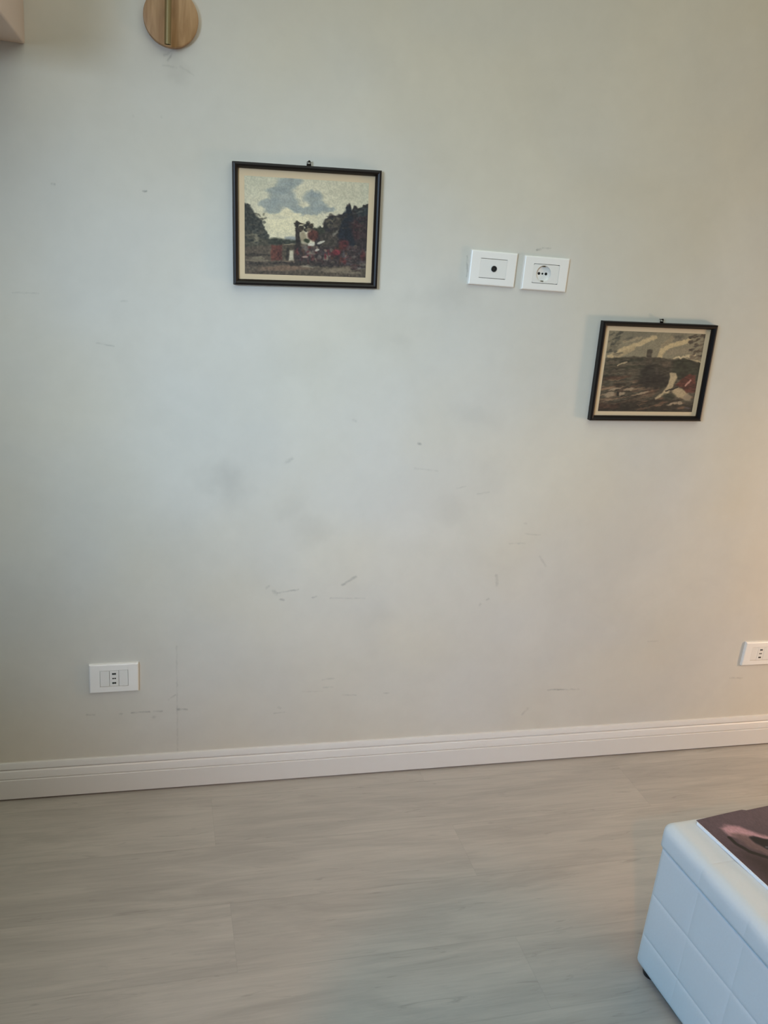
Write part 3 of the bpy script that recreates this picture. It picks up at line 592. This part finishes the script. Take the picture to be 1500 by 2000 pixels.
# ------------------------------------------------------------------ wall lamp, only its foot is in view
def oak():
    mt, N, L, P = new_mat('oak_veneer'); tc = N.new('ShaderNodeTexCoord'); mp = N.new('ShaderNodeMapping')
    mp.inputs['Scale'].default_value = (55, 10, 7); mp.inputs['Rotation'].default_value = (0, .12, 0); L.new(tc.outputs['Object'], mp.inputs[0])
    n = N.new('ShaderNodeTexNoise'); n.inputs['Scale'].default_value = 1.5; n.inputs['Detail'].default_value = 6; n.inputs['Distortion'].default_value = .8; L.new(mp.outputs[0], n.inputs[0])
    r = N.new('ShaderNodeValToRGB'); r.color_ramp.elements[0].position = .3; r.color_ramp.elements[1].position = .72
    r.color_ramp.elements[0].color = (*srgb((152, 112, 70)), 1); r.color_ramp.elements[1].color = (*srgb((188, 148, 104)), 1)
    L.new(n.outputs[0], r.inputs[0]); L.new(r.outputs[0], P.inputs['Base Color']); P.inputs['Roughness'].default_value = .42
    return mt
brass = simple('brushed_brass', (140, 122, 84), .45, .6, noise=.05)
lx, lz = .0262, 1.8500
lamp = thing('wall_lamp', 'round oak wall lamp mount with a vertical brass tube at the top of the photo', 'wall lamp', (lx, WALL_Y, lz))
bm = bmesh.new(); add_lathe(bm, [(0, 0), (.0545, 0), (.0545, .014), (.0535, .0155), (.051, .016), (0, .016)], (0, 0, 0), (0, -1, 0), 96)
obj('wooden_mount', bm, oak(), lamp, True, 30)
bm = bmesh.new(); tx, ty = -.0062, -.044
add_cyl(bm, (tx, ty, -.0545), (tx, ty, .33), .0066, seg=32, caps=False); add_cyl(bm, (tx, ty, -.0545), (tx, ty, .33), .0056, seg=32, caps=False)
a_ = bm.verts[:]
add_lathe(bm, [(.0056, 0), (.0066, 0)], (tx, ty, -.0545), (0, 0, 1), 32)
tube = obj('tube', bm, brass, lamp, True, 30)
bm = bmesh.new(); add_cyl(bm, (tx, ty, -.050), (tx, ty, -.046), .0055, seg=24); obj('tube_end_shade', bm, hole_mat, lamp)  # dark disc stands in for the shade inside the open tube end
bm = bmesh.new(); add_cyl(bm, (tx, ty+.005, .012), (tx, -.0155, .012), .005, seg=24); obj('bracket', bm, brass, lamp, True, 30)
bm = bmesh.new(); add_lathe(bm, [(.0068, 0), (.020, .004), (.021, .045), (.018, .047), (.012, .02), (0, .018)], (tx, ty, .325), (0, 0, 1), 40); obj('lamp_holder', bm, brass, lamp, True, 40)

# ------------------------------------------------------------------ wall cabinet, only its lower right corner is in view
cab_mat = simple('cream_cabinet_paint', (206, 188, 174), .5, noise=.015, scale=12)
cab = thing('wall_cabinet', 'cream box-shaped wall cabinet whose lower corner shows at the top left', 'cabinet', (-.254, WALL_Y, 1.766))
obj('carcass', box_bm((-.80, -.340, 0), (0, 0, .72), .004, 3), cab_mat, cab, True, 30)
for k in (0, 1):
    d = obj('door', box_bm((-.797+k*.3985, -.360, .002), (-.401+k*.398, -.341, .718), .003, 2), cab_mat, cab, True, 30)
    hx = -.43 if k == 0 else -.37
    bm = bmesh.new(); add_cyl(bm, (hx, -.360, .10), (hx, -.378, .10), .005, .010, 20); obj('knob', bm, brass, d)

# ------------------------------------------------------------------ the photographer, behind the lens; the head's shadow falls on the floor
def skin_mesh(verts, edges, radii, sub=2):
    me = bpy.data.meshes.new('tmp'); me.from_pydata(verts, edges, []); o = bpy.data.objects.new('tmp', me); C.objects.link(o)
    o.modifiers.new('s', 'SKIN').use_smooth_shade = True
    for i, r in enumerate(radii): me.skin_vertices[0].data[i].radius = (r, r) if isinstance(r, float) else r
    me.skin_vertices[0].data[0].use_root = True
    o.modifiers.new('u', 'SUBSURF').levels = sub
    dg = bpy.context.evaluated_depsgraph_get(); ev = o.evaluated_get(dg); bm = bmesh.new(); bm.from_mesh(bpy.data.meshes.new_from_object(ev))
    bpy.data.objects.remove(o); return bm
skin_m = simple('skin', (196, 150, 124), .5); shirt_m = simple('grey_cotton_shirt', (120, 124, 130), .85, bump=.3, scale=200); jeans_m = simple('blue_denim', (52, 62, 84), .85, bump=.3, scale=200)
hair_m = simple('brown_hair', (52, 38, 30), .6); shoe_m = simple('white_shoe', (200, 200, 198), .6)
per = thing('person', 'person in grey shirt and blue jeans standing with raised hands behind the camera', 'person', (0, -.34, 0))
V = [(0, 0, .93), (0, .005, 1.08), (0, .01, 1.24), (0, .0, 1.35), (0, .02, 1.41), (0, .045, 1.47), (0, .055, 1.53)]
E_ = [(i, i+1) for i in range(6)]; Rr = [(.145, .11), (.13, .095), (.145, .10), (.10, .075), .052, .07, .078]
for s in (-1, 1):
    n = len(V); V += [(s*.16, 0, 1.33), (s*.19, .05, 1.12), (s*.07, .15, 1.20), (s*.05, .170, 1.24)]; E_ += [(3, n), (n, n+1), (n+1, n+2), (n+2, n+3)]; Rr += [.055, .042, .030, .032]
    n = len(V); V += [(s*.09, 0, .86), (s*.10, .02, .48), (s*.10, -.01, .09), (s*.11, .12, .045)]; E_ += [(0, n), (n, n+1), (n+1, n+2), (n+2, n+3)]; Rr += [.088, .056, .042, .036]
body_bm = skin_mesh(V, E_, Rr)
obj('body', body_bm, skin_m, per, True)
def hand(s):
    v = [(s*.050, .170, 1.240), (s*.043, .183, 1.280)]; e = [(0, 1)]; r = [.024, .026]
    for k, (dx, ln) in enumerate(((-.024, .030), (-.008, .036), (.008, .033), (.022, .025))):
        n = len(v); b = Vector((s*(.043-dx),   .190, 1.295)); v += [tuple(b), tuple(b+Vector((-s*.004, .004, ln*.7))), tuple(b+Vector((-s*.016, -.004, ln*1.15)))]
        e += [(1, n), (n, n+1), (n+1, n+2)]; r += [.0095, .0088, .0075]
    n = len(v); v += [(s*.019, .170, 1.270), (s*.011, .160, 1.300)]; e += [(1, n), (n, n+1)]; r += [.011, .009]
    return skin_mesh(v, e, r)
for s in (-1, 1): obj('hand', hand(s), skin_m, per, True)
def shell(vs, es, rs, name, mat): return obj(name, skin_mesh(vs, es, rs), mat, per, True)
sv = [(0, 0, .90)]+V[1:4]; se = [(0, 1), (1, 2), (2, 3)]; sr = [(.158, .125), (.145, .11), (.158, .115), (.112, .086)]
for s in (-1, 1):
    n = len(sv); sv += [(s*.165, 0, 1.325), (s*.19, .03, 1.20)]; se += [(3, n), (n, n+1)]; sr += [.066, .056]
shell(sv, se, sr, 'shirt', shirt_m)
jv = [(0, 0, .90)]; je = []; jr = [(.150, .118)]
for s in (-1, 1):
    n = len(jv); jv += [(s*.09, 0, .84), (s*.10, .02, .48), (s*.10, -.005, .11)]; je += [(0, n), (n, n+1), (n+1, n+2)]; jr += [.098, .068, .060]
shell(jv, je, jr, 'jeans', jeans_m)
for s in (-1, 1):
    shell([(s*.10, -.04, .045), (s*.105, .05, .045), (s*.115, .15, .036)], [(0, 1), (1, 2)], [.042, .046, .036], 'shoe', shoe_m)
bm = bmesh.new(); bmesh.ops.create_uvsphere(bm, u_segments=48, v_segments=32, radius=1)
for v in bm.verts:                                          # full wavy bob, open at the face
    x, y, z = v.co; k = 1+.035*math.sin(9*x+3*z)*math.cos(7*z-4*x)
    wy = .105*(1-.55*max(0, y)*max(0, min(1, (.55-z)*1.6)))
    v.co = Vector((x*.135*k, -.012+y*wy*k, 1.500+z*.122*k))
obj('hair', bm, hair_m, per, True)
bm = bmesh.new()                                            # face: nose, ears
add_lathe(bm, [(.0, -.004), (.009, 0), (.012, .018), (.007, .030), (0, .034)], (0, .128, 1.525), (0, .35, -1), 16)
obj('nose', bm, skin_m, per, True)
for s in (-1, 1):
    bm = bmesh.new(); bmesh.ops.create_uvsphere(bm, u_segments=16, v_segments=10, radius=.012, matrix=Matrix.Translation((s*.031, .122, 1.540)) @ Matrix.Diagonal((1, .6, .6, 1))); obj('eye', bm, shoe_m, per, True)
bm = bmesh.new(); bmesh.ops.create_uvsphere(bm, u_segments=16, v_segments=10, radius=.024, matrix=Matrix.Translation((0, .118, 1.478)) @ Matrix.Diagonal((1, .35, .28, 1))); obj('mouth', bm, simple('lips', (158, 92, 84), .5), per, True)
